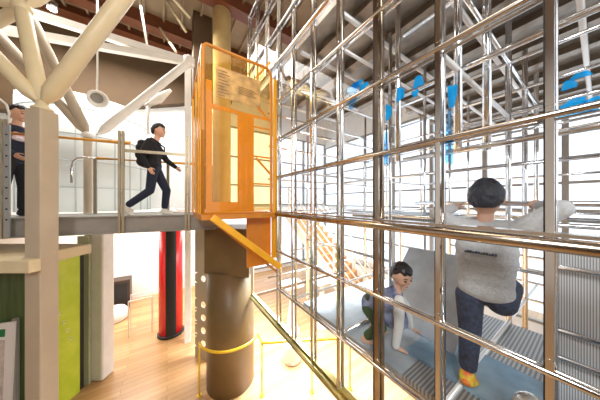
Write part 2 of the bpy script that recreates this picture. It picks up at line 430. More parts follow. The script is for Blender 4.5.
for zz_ in (zj(1), zj(2)+.02, zj(3)):
    bm = B(); cyl(bm, (X0+.34, yk(-4), zz_), (X0+.34, yk(0), zz_), .018); obj('inner_rail', bm, M['steel'], F)
# the low grab rail in front of the standing child
bm = B(); cyl(bm, (X0+.60, yk(-3.6), 3.19), (X0+.60, yk(.1), 3.19), .016); obj('inner_rail', bm, M['chrome'], F)
# blue reflections on the panes, put in as translucent coloured patches
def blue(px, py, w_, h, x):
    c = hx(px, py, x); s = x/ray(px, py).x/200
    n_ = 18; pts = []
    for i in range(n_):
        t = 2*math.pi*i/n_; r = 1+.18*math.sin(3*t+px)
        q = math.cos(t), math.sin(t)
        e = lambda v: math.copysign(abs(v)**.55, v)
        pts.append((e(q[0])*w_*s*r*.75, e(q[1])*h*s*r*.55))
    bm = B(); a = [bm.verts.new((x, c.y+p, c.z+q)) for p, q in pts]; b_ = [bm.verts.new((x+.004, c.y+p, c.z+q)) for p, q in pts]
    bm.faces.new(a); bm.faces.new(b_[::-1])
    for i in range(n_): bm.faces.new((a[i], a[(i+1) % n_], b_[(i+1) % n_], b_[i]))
    obj('blue_reflection', bm, M['blue'], F)['label'] = 'painted blue reflection patch'
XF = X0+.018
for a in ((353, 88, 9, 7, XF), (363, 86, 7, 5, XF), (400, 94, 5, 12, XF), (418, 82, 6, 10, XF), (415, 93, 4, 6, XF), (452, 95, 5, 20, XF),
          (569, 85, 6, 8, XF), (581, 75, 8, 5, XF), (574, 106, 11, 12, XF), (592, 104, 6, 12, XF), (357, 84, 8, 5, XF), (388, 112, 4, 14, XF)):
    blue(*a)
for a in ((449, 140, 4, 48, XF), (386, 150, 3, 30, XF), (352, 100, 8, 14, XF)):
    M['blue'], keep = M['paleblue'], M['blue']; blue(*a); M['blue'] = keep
print('frame ok')

# ---------------------------------------------------------------- bridge
e0 = Vector((-2.39*CS+2.7*SN, 2.39*SN+2.7*CS, 0)); e1 = Vector((-1.663*CS+2.97*SN, 1.663*SN+2.97*CS, 0))
bd = (e1-e0).normalized(); bn = Vector((-bd.y, bd.x, 0)); ZD = 3.01; BW = .86
def bp(t, off, z): p = e0+bd*t+bn*off; return Vector((p.x, p.y, z))
Br = thing('foot_bridge', 'grey steel foot bridge crossing the hall at left, with posts and wooden rails', 'bridge', bp(0, .4, 2.78))
def slab(bm, t0, t1, o0, o1, z0, z1):
    v = [bm.verts.new(bp(t, o, z)) for t in (t0, t1) for o in (o0, o1) for z in (z0, z1)]
    for f in ((0, 1, 3, 2), (4, 6, 7, 5), (0, 4, 5, 1), (2, 3, 7, 6), (0, 2, 6, 4), (1, 5, 7, 3)): bm.faces.new([v[i] for i in f])
T0, T1 = -3.0, 1.15
bm = B(); slab(bm, T0, T1, .02, BW, ZD-.03, ZD); obj('deck', bm, M['deckgrey'], Br)
for o_ in (0, BW-.04):
    bm = B(); slab(bm, T0, T1, o_, o_+.012, 2.79, ZD-.012); slab(bm, T0, T1, o_-.03, o_+.04, ZD-.012, ZD+.004); slab(bm, T0, T1, o_-.03, o_+.04, 2.78, 2.795)
    obj('side_beam', bm, M['greysteel'], Br)
bm = B(); slab(bm, T0, T1, .05, BW-.05, 2.80, 2.82); obj('soffit', bm, M['tan'], Br)
for t in (-2.1, -1.075, 0, .775):
    bm = B()
    slab(bm, t-.033, t-.007, -.060, -.032, 2.78, 4.145); slab(bm, t+.007, t+.033, -.060, -.032, 2.78, 4.145)
    for z in (2.85, 2.95, 3.3, 3.7, 4.08): slab(bm, t-.006, t+.006, -.043, -.034, z, z+.03)
    obj('railing_post', bm, M['olive'], Br)
for t in (-1.9, -.7, .32, 1.05):
    bm = B(); slab(bm, t-.022, t+.022, BW+.0, BW+.015, ZD, ZD+.9); obj('railing_post', bm, M['olive'], Br)
bm = B(); tube(bm, [bp(-1.9, -.01, 4.0), bp(.06, -.01, 4.0), bp(.085, -.01, 4.0)], [.027, .027, .014]); obj('handrail', bm, M['railwood'], Br)
bm = B(); slab(bm, 0.0, .80, -.03, -.005, 3.875, 3.912); obj('rail_bar', bm, M['olive'], Br)
bm = B(); tube(bm, [bp(-.66, BW-.03, 3.91), bp(.4, BW-.03, 3.91), bp(1.0, BW-.03, 3.91)], .023); obj('handrail', bm, M['railwood'], Br)
bm = B(); tube(bm, [bp(-.97, BW-.03, 3.50), bp(-.97, BW-.03, 3.72), bp(-.95, BW-.03, 3.84), bp(-.90, BW-.03, 3.895), bp(-.82, BW-.03, 3.91), bp(-.65, BW-.03, 3.91)], .014)
obj('rail_end', bm, M['steel'], Br)['label'] = 'curved steel rail end'
bm = B(); tube(bm, [bp(-3, BW-.03, 3.91), bp(-1.5, BW-.03, 3.91)], .016); obj('handrail', bm, M['railwood'], Br)

# glazed perforated mullion at far left with curved top
a = hy(8, 110, 2.9)
S = thing('glass_screen', 'clear screen with a perforated grey upright and curved top bar at the left edge', 'screen', bp(-1.02, -.10, ZD-.2))
bm = B()
slab(bm, -1.035, -.99, -.10, -.085, 2.80, 4.08); obj('upright', bm, mat('zinc grey steel', (.42, .44, .44), .4, .5), S)
bm = B()
for i in range(9): p = bp(-1.012, -.103, 3.0+i*.12); cyl(bm, p, p+(-bn)*.004, .009, seg=10)
obj('slot_holes', bm, M['black'], S)
bm = B(); tube(bm, [bp(-1.012, -.093, 4.07), bp(-1.0, -.093, 4.2), bp(-1.02, -.093, 4.30), bp(-1.09, -.093, 4.37), bp(-1.2, -.093, 4.39)], .011); obj('curved_bar', bm, M['whitesteel'], S)
bm = B(); slab(bm, -1.7, -1.04, -.098, -.09, 3.1, 4.05); obj('glass', bm, M['glass'], S)

# ---------------------------------------------------------------- near box pillar with tree tubes
pc = P(40, 202, 2.05)
def oldxy(X, Y): return Vector((CS*X+SN*Y, -SN*X+CS*Y, 0))
PL = thing('tree_column', 'beige square steel pillar with round tubes branching from its top', 'column', oldxy(-2.745, 2.13))
bm = B(); q = [oldxy(*p) for p in ((-2.83, 2.05), (-2.665, 2.05), (-2.665, 2.215), (-2.83, 2.215))]
prism(bm, [(p.x, p.y) for p in q], 0, 4.17); obj('shaft', bm, M['beige'], PL, bevel=.012)
bm = B(); q2 = oldxy(-2.7475, 2.1325)
lathe(bm, (q2.x, q2.y, 4.17), [(.075, 0), (.082, .02), (.05, .05), (.045, .10), (.0, .12)]); obj('cap', bm, M['cream'], PL)
def cone_tube(bm, p0, p1, r):
    p0, p1 = Vector(p0), Vector(p1); d = (p1-p0).normalized(); L = (p1-p0).length
    tube(bm, [p0, p0+d*.05, p0+d*min(.17, L*.3), p1-d*min(.1, L*.2), p1], [r*.35, r*.45, r, r, r*.8], seg=18)
J = Vector((q2.x, q2.y, 4.23))
top = P(22, 8, 2.35)
for p, r in ((P(135, -18, 2.25), .078), (top, .066), (P(-30, 30, 2.0), .066)):
    bm = B(); cone_tube(bm, J, p, r); obj('branch', bm, M['cream'], PL)
bm = B()
for p in (P(-25, -8, 2.3), P(-25, 34, 2.6), P(70, -22, 2.6)): cone_tube(bm, top, p, .06)
ball(bm, top, .085); obj('upper_node', bm, M['cream'], PL)
# second tree column standing beyond the bridge
TC = thing('tree_column', 'slim pale column beyond the bridge with tubes fanning up to the white truss', 'column', P(87, 202, 3.6).to_2d().to_3d())
K = P(88, 135, 3.6)
bm = B(); cyl(bm, (K.x, K.y, 2.765), (K.x, K.y, K.z), .058, seg=16); obj('shaft', bm, M['beige'], TC)
bm = B(); lathe(bm, (K.x, K.y, K.z-.05), [(.06, 0), (.09, .02), (.09, .05), (.05, .1)]); obj('cap', bm, M['whitesteel'], TC)
for p, r in ((P(30, 16, 3.3), .075), (P(-20, 13, 3.2), .07)):
    bm = B(); cone_tube(bm, K, p, r); obj('branch', bm, M['beige'], TC)
E = P(189, 62, 4.3)
bm = B(); cone_tube(bm, K+Vector((.12, 0, .02)), E, .075); obj('branch', bm, M['whitesteel'], TC)
TR = thing('roof_truss', 'white triangular truss beams meeting at the tan column above the bridge', 'truss', E)
for p in (P(28, 12, 3.5), P(-12, 27, 3.4)):
    bm = B(); bar(bm, E, p, .11, .12); obj('beam', bm, M['whitesteel'], TR)
bm = B(); lathe(bm, E-Vector((0, 0, .1)), [(.08, 0), (.11, .04), (.11, .18), (.06, .22)]); obj('node', bm, M['whitesteel'], TR)
bm = B(); cyl(bm, P(148, 50, 4.1), P(138, -10, 4.3), .02); obj('hanger', bm, M['whitesteel'], TR)
bm = B()
for a_, b_ in (((186, 32, 5.2), (166, 0, 5.0)), ((176, 52, 5.2), (160, 28, 5.4)), ((190, 18, 5), (170, -5, 4.6))): cyl(bm, P(*a_), P(*b_), .03)
obj('brace', bm, M['cream'], TR)
# white slim column right of the walking boy
bm = B(); p = P(188, 202, 4.6); prism(bm, [(p.x-.07, p.y-.05), (p.x+.05, p.y-.07), (p.x+.07, p.y+.05), (p.x-.05, p.y+.07)], 0, 6.3)
tag(obj('white_column', bm, M['whitesteel']), 'slim white square column under the meeting point of the white truss', 'column')
# tan round column up top
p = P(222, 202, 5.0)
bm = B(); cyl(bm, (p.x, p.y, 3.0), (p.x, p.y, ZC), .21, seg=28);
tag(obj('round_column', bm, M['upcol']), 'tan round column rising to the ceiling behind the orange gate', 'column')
p = P(203, 202, 5.6)
bm = B(); box(bm, p.x-.26, p.x+.2, p.y-.2, p.y+.2, 3.0, ZC-.01); tag(obj('square_column', bm, M['tan'], bevel=.01), 'dark brown square column beside the tan round column', 'column')

# ceiling downlights
for (px, py, d, l) in ((52, 9, 5.0, 'round ceiling lamp between the cream tubes'), (158, 25, 6.0, 'small round ceiling lamp on the dark red beam')):
    p = P(px, py, d)
    L = thing('ceiling_lamp', l, 'lamp', p)
    bm = B(); lathe(bm, p, [(.10, 0), (.13, .02), (.14, .14), (.08, .24), (.03, .26), (.03, ZC-p.z)]); obj('housing', bm, M['steel'], L)
    bm = B(); lathe(bm, p-Vector((0, 0, .012)), [(.085, 0), (.085, .012)]); obj('bulb_face', bm, M['lampglow'], L)

# drum with grid behind the bridge, with spotlight
dc = P(93, 202, 5.05)
D = thing('translucent_drum', 'large white curved drum with a pale grid standing beyond the bridge', 'drum', (dc.x, dc.y, 3.0))
bm = B(); R_ = 1.15; zt = 3.2+(202-88)/200*3.95
lathe(bm, (dc.x, dc.y, 3.0), [(R_, 0), (R_, zt-3.0), (R_-.04, zt-3.0), (R_-.05, .02)], seg=64); obj('shell', bm, M['fritwhite'], D)
bm = B()
for i in range(24):
    t = 2*math.pi*i/24; x, y = dc.x+(R_+.004)*math.cos(t), dc.y+(R_+.004)*math.sin(t); cyl(bm, (x, y, 3.0), (x, y, zt), .012, seg=6)
for z in (3.5, 4.05, 4.6, 5.15, 5.7):
    if z < zt: tube(bm, [(dc.x+(R_+.004)*math.cos(2*math.pi*i/64), dc.y+(R_+.004)*math.sin(2*math.pi*i/64), z) for i in range(65)], .012, seg=6)
obj('grid', bm, mat('pale grey seam', (.55, .6, .6), .5), D)
sp = P(97, 98, 3.7)
SL = thing('spotlight', 'round white spotlight hanging before the white drum', 'spotlight', sp)
dv = (P(125, 125, 2.6)-sp).normalized(); a_, b_ = frame_to(dv)
bm = B(); prof = [(-.16, .05), (-.15, .11), (-.02, .125), (.10, .125), (.10, .15), (.12, .15), (.12, .115), (.0, .09)]
rg = [[bm.verts.new(sp+dv*t+(a_*math.cos(2*math.pi*q/28)+b_*math.sin(2*math.pi*q/28))*r) for q in range(28)] for t, r in prof]
for q0, q1 in zip(rg, rg[1:]):
    for q in range(28): bm.faces.new((q0[q], q0[(q+1) % 28], q1[(q+1) % 28], q1[q])).smooth = True
bm.faces.new(rg[0][::-1]); bm.faces.new(rg[-1]); obj('housing', bm, M['whitesteel'], SL)
bm = B(); cyl(bm, sp+dv*.005, sp+dv*.015, .085, seg=24); obj('reflector', bm, M['greysteel'], SL)
bm = B(); tube(bm, [sp+Vector((0, 0, .1)), sp+Vector((0, .02, .5)), Vector((sp.x, sp.y+.02, P(97, 70, 4.4).z)) , Vector((sp.x, sp.y+.02, ZC-.01))], .014, seg=8); obj('stem', bm, M['whitesteel'], SL)
bp_ = P(162, 97, 4.6)
bm = B(); tube(bm, [P(146, 107, 4.6), P(158, 99, 4.6), P(171, 90, 4.6)], [.05, .10, .03], seg=14); lathe(bm, P(148, 104, 4.6), [(.02, -.7), (.03, -.3), (.05, 0)])
tag(obj('paddle_lamp', bm, M['whitesteel']), 'white leaf shaped lamp head left above the walking boy', 'lamp')

# ---------------------------------------------------------------- left lower things
bm = B()
def obox(bm, X0_, X1_, Y0_, Y1_, z0, z1):
    q = [oldxy(*p) for p in ((X0_, Y0_), (X1_, Y0_), (X1_, Y1_), (X0_, Y1_))]; prism(bm, [(p.x, p.y) for p in q], z0, z1)
obox(bm, -4.5, -2.64, 1.95, 2.045, 2.50, 2.63); obox(bm, -4.5, -2.86, 2.045, 2.75, 2.50, 2.63)
tag(obj('box_beam', bm, M['cream'], bevel=.012), 'thick cream horizontal beam in front of the square pillar at the left edge', 'beam')
bm = B(); a, b_ = P(58, 256, 3.0), P(98, 239, 4.4); bar(bm, a, b_, .12, .14)
tag(obj('box_beam', bm, M['whitesteel']), 'pale sloping beam over the lime green board', 'beam')
bm = B(); obox(bm, -4.8, -2.95, 2.26, 2.32, 0, 2.49); tag(obj('display_board', bm, M['dgreen']), 'dark green display board under the cream beam', 'board')
sgn = thing('notice_sign', 'white framed notice with a dark green band, bottom left corner', 'sign', oldxy(-3.2, 2.2)+Vector((0, 0, .9)))
def obar(bm, pts, Y, th):
    a = [bm.verts.new(oldxy(X, Y)+Vector((0, 0, z))) for X, z in pts]; b_ = [bm.verts.new(oldxy(X, Y+th)+Vector((0, 0, z))) for X, z in pts]
    bm.faces.new(a); bm.faces.new(b_[::-1]); n = len(pts)
    for i in range(n): bm.faces.new((a[i], a[(i+1) % n], b_[(i+1) % n], b_[i]))
def at2(px, py, Y): return ((px-300)/200*Y, CZ-(py-202)/200*Y)
bm = B(); obar(bm, [at2(-20, 326, 2.2), at2(14, 322, 2.2), at2(9, 420, 2.2), at2(-25, 424, 2.2)], 2.2, .02); obj('board', bm, M['sign'], sgn)
bm = B(); obar(bm, [at2(-20, 331, 2.2), at2(5.5, 329, 2.2), at2(5, 336.5, 2.2), at2(-21, 338, 2.2)], 2.194, .005); obj('green_band', bm, M['signgreen'], sgn)
bm = B(); obar(bm, [at2(-20, 341, 2.2), at2(5, 340, 2.2), at2(2, 420, 2.2), at2(-24, 420, 2.2)], 2.195, .004); obj('print_area', bm, mat('pale printed sheet', (.58, .5, .46), .5, noise_amt=.15, noise_scale=20), sgn)
bm = B(); obox(bm, -3.2, -3.16, 2.22, 2.255, .0, 1.9); obj('stand', bm, M['greysteel'], sgn)
# lime board, black jamb and pale column
lb = thing('lime_board', 'bright lime green board with white scribbles beside the square pillar', 'board', oldxy(-3.74, 3.0))
bm = B(); obox(bm, -3.78, -3.72, 2.6, 3.38, 0, 2.34); obj('panel', bm, M['lime'], lb)
for i in range(7):
    yy = 2.95+.05*i; z = 2.05-.17*i % .5
    a = [oldxy(-3.716, yy+.02*math.cos(t))+Vector((0, 0, 1.95-.16*i+.03*math.sin(t))) for t in [k*.7 for k in range(9)]]
    bm = B(); tube(bm, a, .003, seg=5); obj('scribble', bm, M['white'], lb)
bm = B(); obox(bm, -3.80, -3.74, 3.40, 3.46, 0, 2.45); tag(obj('door_jamb', bm, M['black']), 'narrow black jamb between lime board and pale column', 'jamb')
bm = B(); obox(bm, -3.86, -3.52, 3.56, 3.80, 0, 2.76)
tag(obj('pale_column', bm, M['whitesteel'], bevel=.03), 'white rounded column right of the lime board under the bridge', 'column')
bm = B(); obox(bm, -3.90, -3.70, 3.50, 3.545, 0, 2.6); tag(obj('green_panel', bm, M['palegreen']), 'pale green upright panel between black jamb and white column', 'panel')

# red pillar
p = P(171, 333, 4.9); RP = thing('red_pillar', 'glossy red pillar with a black front strip, seen under the bridge', 'pillar', (p.x, p.y, 0))
bm = B(); th0 = math.atan2(-p.y, -p.x)
pts = [(p.x+.25*math.cos(t), p.y+.25*math.sin(t)) for t in [2*math.pi*i/28 for i in range(28)]]
prism(bm, pts, 0, 2.83, smooth=True); obj('body', bm, M['red'], RP)
bm = B(); pts = [(p.x+.256*math.cos(th0+a), p.y+.256*math.sin(th0+a)) for a in [(-.42+.84*i/8) for i in range(9)]]+[(p.x, p.y)]
prism(bm, pts, .03, 2.80); obj('front_strip', bm, M['black'], RP)
bm = B(); lathe(bm, (p.x, p.y, 0), [(.28, 0), (.28, .05), (.26, .06)]); obj('base', bm, M['black'], RP)

# black cabinet by the white wall, plinth
c = hz(117, 303, 0); c = Vector((c.x, c.y-.1, 0))
tv = thing('display_cabinet', 'black and brown display cabinet standing against the white wall', 'cabinet', c)
bm = B(); box(bm, c.x-.2, c.x+.38, c.y-.45, c.y-.02, 0, .85); obj('body', bm, mat('dark brown wood', (.05, .03, .02), .5), tv, bevel=.01)
bm = B(); box(bm, c.x-.14, c.x+.32, c.y-.46, c.y-.44, .1, .76); obj('screen', bm, M['black'], tv)
c = hz(113, 320, 0); bm = B(); lathe(bm, (c.x, c.y, 0), [(.28, 0), (.32, .04), (.32, .22), (.26, .3), (.1, .33)]); tag(obj('round_seat', bm, M['plastic'], bevel=0), 'low white round seat near the black display cabinet', 'seat')
c = hz(107, 300, 0); bm = B(); lathe(bm, (c.x-.15, c.y-.6, 0), [(.1, 0), (.12, .7), (.09, .95), (.14, 1.05), (.1, 1.3), (.03, 1.38)]); tag(obj('figure_stand', bm, M['teal']), 'teal stand at the edge of the white column', 'stand')
# glass case / frame left of red pillar
c = hz(152, 331, 0); GC = thing('glass_case', 'low clear case left of the red pillar', 'display case', c)
bm = B()
for dx, dy in ((-.45, 0), (0, 0), (-.45, .4), (0, .4)): bar(bm, (c.x+dx, c.y+dy, 0), (c.x+dx, c.y+dy, .85), .02, .02)
bar(bm, (c.x-.45, c.y, .85), (c.x, c.y, .85), .02, .02); bar(bm, (c.x-.45, c.y+.4, .85), (c.x, c.y+.4, .85), .02, .02)
obj('frame', bm, M['whitesteel'], GC)
bm = B(); box(bm, c.x-.44, c.x-.01, c.y+.01, c.y+.39, .05, .84); obj('glass', bm, M['glass'], GC)

# perforated fin
a = P(195, 356, 4.15); b_ = P(209, 362, 4.0)
d = Vector((b_.x-a.x, b_.y-a.y, 0)); wd = d.length; d.normalize(); nn = Vector((-d.y, d.x, 0))
fz = a.z; fh = 2.76
bm = B(); hc = [CZ-(y-202)/200*4.05 for y in (279, 305, 318, 331, 344)]
def fp(u_, z, th): return Vector((a.x, a.y, 0))+d*u_+nn*th+Vector((0, 0, z))
zz = [0]; cells = []
hs = .11
for h in sorted(hc): cells.append((zz[-1], h-hs, None)); cells.append((h-hs, h+hs, h)); zz.append(h+hs)
cells.append((zz[-1], fh, None))
cx_, hr, NS = wd*.6, .065, 16
for z0, z1, h in cells:
    if h is None:
        pts = [fp(u_, z, t) for t in (0, .02) for u_, z in ((0, z0), (wd, z0), (wd, z1), (0, z1))]
        v = [bm.verts.new(q) for q in pts]
        for f in ((0, 1, 2, 3), (7, 6, 5, 4), (0, 4, 5, 1), (1, 5, 6, 2), (2, 6, 7, 3), (3, 7, 4, 0)): bm.faces.new([v[i] for i in f])
    else:
        def sq(t):
            c_, s_ = math.cos(t), math.sin(t); k = 1/max(abs(c_), abs(s_))
            uu = cx_+c_*k*(wd-cx_ if c_ > 0 else cx_); return uu, h+s_*k*hs
        for i in range(NS):
            t0, t1 = 2*math.pi*(i+.5)/NS, 2*math.pi*(i+1.5)/NS
            i0, i1 = (cx_+hr*math.cos(t0), h+hr*math.sin(t0)), (cx_+hr*math.cos(t1), h+hr*math.sin(t1))
            o0, o1 = sq(t0), sq(t1)
            for th in (0, .02): bm.faces.new([bm.verts.new(fp(*q, th)) for q in (i0, i1, o1, o0)])
            bm.faces.new([bm.verts.new(fp(*q, th)) for q, th in ((i0, 0), (i1, 0), (i1, .02), (i0, .02))])
tag(obj('perforated_fin', bm, M['beige']), 'flat grey upright plate with a row of round holes beside the brown column', 'panel')

# big brown round column under the bridge + bracket
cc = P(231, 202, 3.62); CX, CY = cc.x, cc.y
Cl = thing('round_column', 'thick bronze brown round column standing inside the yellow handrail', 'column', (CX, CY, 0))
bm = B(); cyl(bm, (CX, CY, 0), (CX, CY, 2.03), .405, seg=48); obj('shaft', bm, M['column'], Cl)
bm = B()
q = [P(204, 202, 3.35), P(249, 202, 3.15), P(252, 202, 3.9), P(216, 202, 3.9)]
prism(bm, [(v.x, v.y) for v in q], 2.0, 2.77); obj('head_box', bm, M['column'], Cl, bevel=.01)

# yellow handrail round the column
YR = thing('floor_handrail', 'yellow tube handrail curving round the thick brown column', 'handrail', (CX, CY, 0))
zr = .87
ln = Vector((-CX, -CY)).normalized(); base = math.atan2(ln.y, ln.x)
arc = [(CX+.52*math.cos(base+t), CY+.52*math.sin(base+t), zr) for t in [(-1.25+2.3*i/20) for i in range(21)]]
arc0, arc1 = arc[-1], arc[0]
r1 = hz(263, 343, zr); r2 = hz(312, 340, zr); r3 = hz(350, 338, zr)
bm = B()
s0 = hz(262, 343, zr)
path = arc
ends = sorted([Vector(arc[0]), Vector(arc[-1])], key=lambda v: (v-s0).length)
if (Vector(arc[-1])-s0).length > (Vector(arc[0])-s0).length: path = arc[::-1]
tube(bm, path+[tuple(s0), tuple(r2), tuple(r3)], .021, seg=12); obj('rail', bm, M['railyellow'], YR)
for q in (path[0], tuple(s0), tuple(r2), tuple(r3)):
    bm = B(); cyl(bm, (q[0], q[1], 0), (q[0], q[1], zr), .014, seg=10); lathe(bm, (q[0], q[1], 0), [(.04, 0), (.04, .012)], seg=14); obj('post', bm, M['railyellow'], YR)

# ---------------------------------------------------------------- orange gate
YG = 2.41
def gx(px): return hy(px, 202, YG).x
GT = thing('entry_gate', 'orange framed gate screen with amber pane and printed map, at the bridge end', 'gate', (.75, YG, 3.06))
gl, gr = gx(203), gx(271)
zt_, zb_ = hy(204, 43, YG).z, 3.07
bm = B(); tube(bm, [(gl, YG, zb_), (gl, YG, zt_-.03), (gl+.03, YG, zt_), (gr-.05, YG, zt_+.0), (gr-.01, YG, zt_-.04), (gr, YG, zt_-.10), (gr, YG, zb_), (gl, YG, zb_)], .018, seg=10)
obj('frame', bm, M['orange'], GT)
bm = B(); box(bm, gl+.02, gr-.02, YG-.004, YG+.004, zb_+.02, zt_-.02); obj('amber_pane', bm, M['orangeglass'], GT)
bm = B(); box(bm, gx(216), gx(260), YG-.012, YG-.007, hy(240, 103, YG).z, hy(216, 66, YG).z); obj('printed_map', bm, mat('orange printed map', (.62, .36, .12), .5, noise_amt=.35, noise_scale=7), GT)
bm = B()
for i in range(9):
    z = hy(216, 70, YG).z-.035*i; box(bm, gx(218), gx(218)+.10+.03*math.sin(i*2.1), YG-.015, YG-.013, z, z+.008)
for i in range(5):
    z = hy(240, 88, YG).z-.02*i; box(bm, gx(238), gx(238)+.20+.05*math.sin(i*1.7), YG-.015, YG-.013, z, z+.006)
obj('print_lines', bm, mat('brown print', (.30, .15, .04), .6), GT)
# yellow boards behind (entry cage)
CG = thing('entry_cage', 'yellow orange boarded cage forming the way from bridge into the climbing frame', 'cage', (.8, 3.0, 3.05))
def ybox(x0, x1, y0, y1, z0, z1, name, m='yellow'):
    bm = B(); box(bm, x0, x1, y0, y1, z0, z1); return obj(name, bm, M[m], CG, bevel=.004)
Y2 = YG+.06
def gx2(px): return hy(px, 202, Y2).x
zr1 = hy(220, 108, Y2).z
ybox(gx2(206), gx2(212), Y2, Y2+.03, 3.06, zt_-.35, 'stile'); ybox(gx2(238), gx2(254), Y2, Y2+.03, 3.06, zr1+.02, 'stile')
ybox(gx2(212), gx2(238), Y2, Y2+.03, zr1-.02, zr1+.03, 'cross_rail'); ybox(gx2(212), gx2(238), Y2, Y2+.03, 3.06, 3.2, 'cross_rail')
ybox(gx2(254), 1.19, Y2, Y2+.02, zr1-.01, zr1+.02, 'cross_rail')
for py in (128, 157, 184): z = hy(262, py, Y2).z; ybox(gx2(254), gx2(275), Y2, Y2+.02, z-.01, z+.01, 'ladder_rung')
bm = B()
for a_, b_ in (((255, 104), (270, 122)), ((256, 158), (272, 176)), ((256, 78), (270, 62))): bar(bm, hy(*a_, Y2+.05), hy(*b_, Y2+.05), .02, .025)
obj('diagonal_brace', bm, M['yellow'], CG)
bm = B(); box(bm, gx2(272.5), gx2(276), Y2-.03, Y2, 2.55, zt_-.08); obj('edge_post', bm, M['yellow'], CG)
# left side of the cage along y
xl = gl
for y_, w_ in ((YG+.10, .05), (YG+.30, .06), (YG+.60, .06), (YG+1.0, .06)):
    ybox(xl-.012, xl+.012, y_, y_+w_, 3.05, zt_-.02-(y_-YG)*.14, 'side_board')
bm = B(); bar(bm, (xl, YG+.02, zt_-.02), (xl, YG+1.1, zt_-.18), .03, .04); obj('top_rail', bm, M['orange'], CG)
bm = B(); box(bm, gl-.02, 1.19, YG-.03, YG+.75, 3.0, 3.06); obj('threshold', bm, M['orange'], CG)
bm = B(); box(bm, xl-.004, xl+.004, YG+.16, YG+1.05, 3.08, 4.45); obj('side_pane', bm, M['orangeglass'], CG)
# descending stringer and orange plate
bm = B(); s0, s1 = hy(212, 217, YG-.08), hy(280, 267, YG-.08); bar(bm, s0, s1, .05, .075); obj('sloping_rail', bm, M['yellow'], CG, bevel=.008)
bm = B(); s0, s1 = hy(208, 217, YG+.1), hy(277, 272, YG+.1); bar(bm, s0, s1, .03, .03); obj('sloping_rail', bm, M['orange'], CG, bevel=.004)
ybox(hy(247, 240, YG+.16).x, hy(271, 240, YG+.16).x, YG+.16, YG+.19, hy(258, 266, YG+.16).z, 2.995, 'end_plate', 'orange')
ybox(hy(272.5, 240, YG+.05).x, hy(278, 240, YG+.05).x, YG+.05, YG+.09, hy(275, 258, YG+.05).z, 2.995, 'end_post')

# ---------------------------------------------------------------- lower floor beyond the frame
for (px, py, lab) in ((292, 332, 'white pedestal table with flared stem, nearer to the yellow rail'), (322, 326, 'white pedestal table with flared stem, seen through the second pane column')):
    c = hz(px, py, 0)
    T = thing('pedestal_table', lab, 'table', c, group='white pedestal tables')
    bm = B(); lathe(bm, (c.x, c.y, 0), [(.2, 0), (.19, .03), (.13, .2), (.08, .6), (.05, 1.0), (.06, 1.12)]); obj('pedestal', bm, M['plastic'], T)
    bm = B(); box(bm, c.x-.24, c.x+.24, c.y-.2, c.y+.2, 1.12, 1.24); obj('table_top', bm, M['plastic'], T, bevel=.03)
c = hz(292, 360, 0); bm = B(); cyl(bm, (c.x, c.y, 0), (c.x, c.y, .38), .17, seg=28); tag(obj('drum_stool', bm, M['plastic'], bevel=.015), 'low white drum stool behind the yellow handrail', 'stool')
c = hz(335, 345, 0)+Vector((1.9, -1.9, 0)); WT = thing('play_table', 'large low wooden table seen through the panes', 'table', c)
bm = B(); box(bm, c.x-.3, c.x+.9, c.y-.1, c.y+1.3, .55, .62); obj('table_top', bm, M['stairwood'], WT, bevel=.01)
for dx in (-.22, .8):
    for dy in (0, 1.2):
        bm = B(); box(bm, c.x+dx-.04, c.x+dx+.04, c.y+dy-.04, c.y+dy+.04, 0, .55); obj('leg', bm, M['stairwood'], WT)
# wooden staircase on the lower floor
ST = thing('staircase', 'wooden staircase with white sloping rails seen through the middle panes', 'staircase', hz(378, 322, 0))
s0 = hz(378, 322, 0); s1 = P(300, 208, 7.2); s1 = Vector((s1.x, s1.y, 2.75)); d_ = Vector((s1.x-s0.x, s1.y-s0.y, 0)).normalized(); n_ = Vector((-d_.y, d_.x, 0))
NT = 15
for i in range(NT):
    t = (i+.5)/NT; c = s0.lerp(s1, t); bm = B(); bar(bm, c-n_*.6, c+n_*.6, .28, .05); obj('tread', bm, M['stairwood'], ST)
    c2 = c+Vector((0, 0, -.09))-d_*.13; bm = B(); bar(bm, c2-n_*.58, c2+n_*.58, .02, .13); obj('riser', bm, M['stairwood'], ST)
for sd in (-1, 1):
    bm = B(); bar(bm, s0+n_*.63*sd+Vector((0, 0, .12)), s1+n_*.63*sd, .04, .26); obj('stringer', bm, M['whitesteel'], ST)
    for h in (.45, .7, .95):
        bm = B(); cyl(bm, s0+n_*.63*sd+Vector((0, 0, h)), s1+n_*.63*sd+Vector((0, 0, h)), .02); obj('rail', bm, M['whitesteel'], ST)
    for t in (0.02, .35, .68, .98):
        c = s0.lerp(s1, t)+n_*.63*sd; bm = B(); cyl(bm, c+Vector((0, 0, .02)), c+Vector((0, 0, .95)), .022); obj('rail_post', bm, M['whitesteel'], ST)
# knob at the bottom of the frame
c = P(531, 405, .95)
KB = thing('dome_knob', 'pale round metal knob at the bottom right, below the standing child', 'knob', c)
bm = B(); lathe(bm, c-Vector((0, 0, .05)), [(.066, -.04), (.066, .02), (.060, .05), (.045, .078), (.022, .094), (.002, .098)], seg=28); obj('dome', bm, mat('pale brushed metal', (.75, .72, .66), .25, .6), KB)
bm = B(); cyl(bm, (c.x, c.y, ZK), c-Vector((0, 0, .08)), .03); obj('stem', bm, M['steel'], KB)

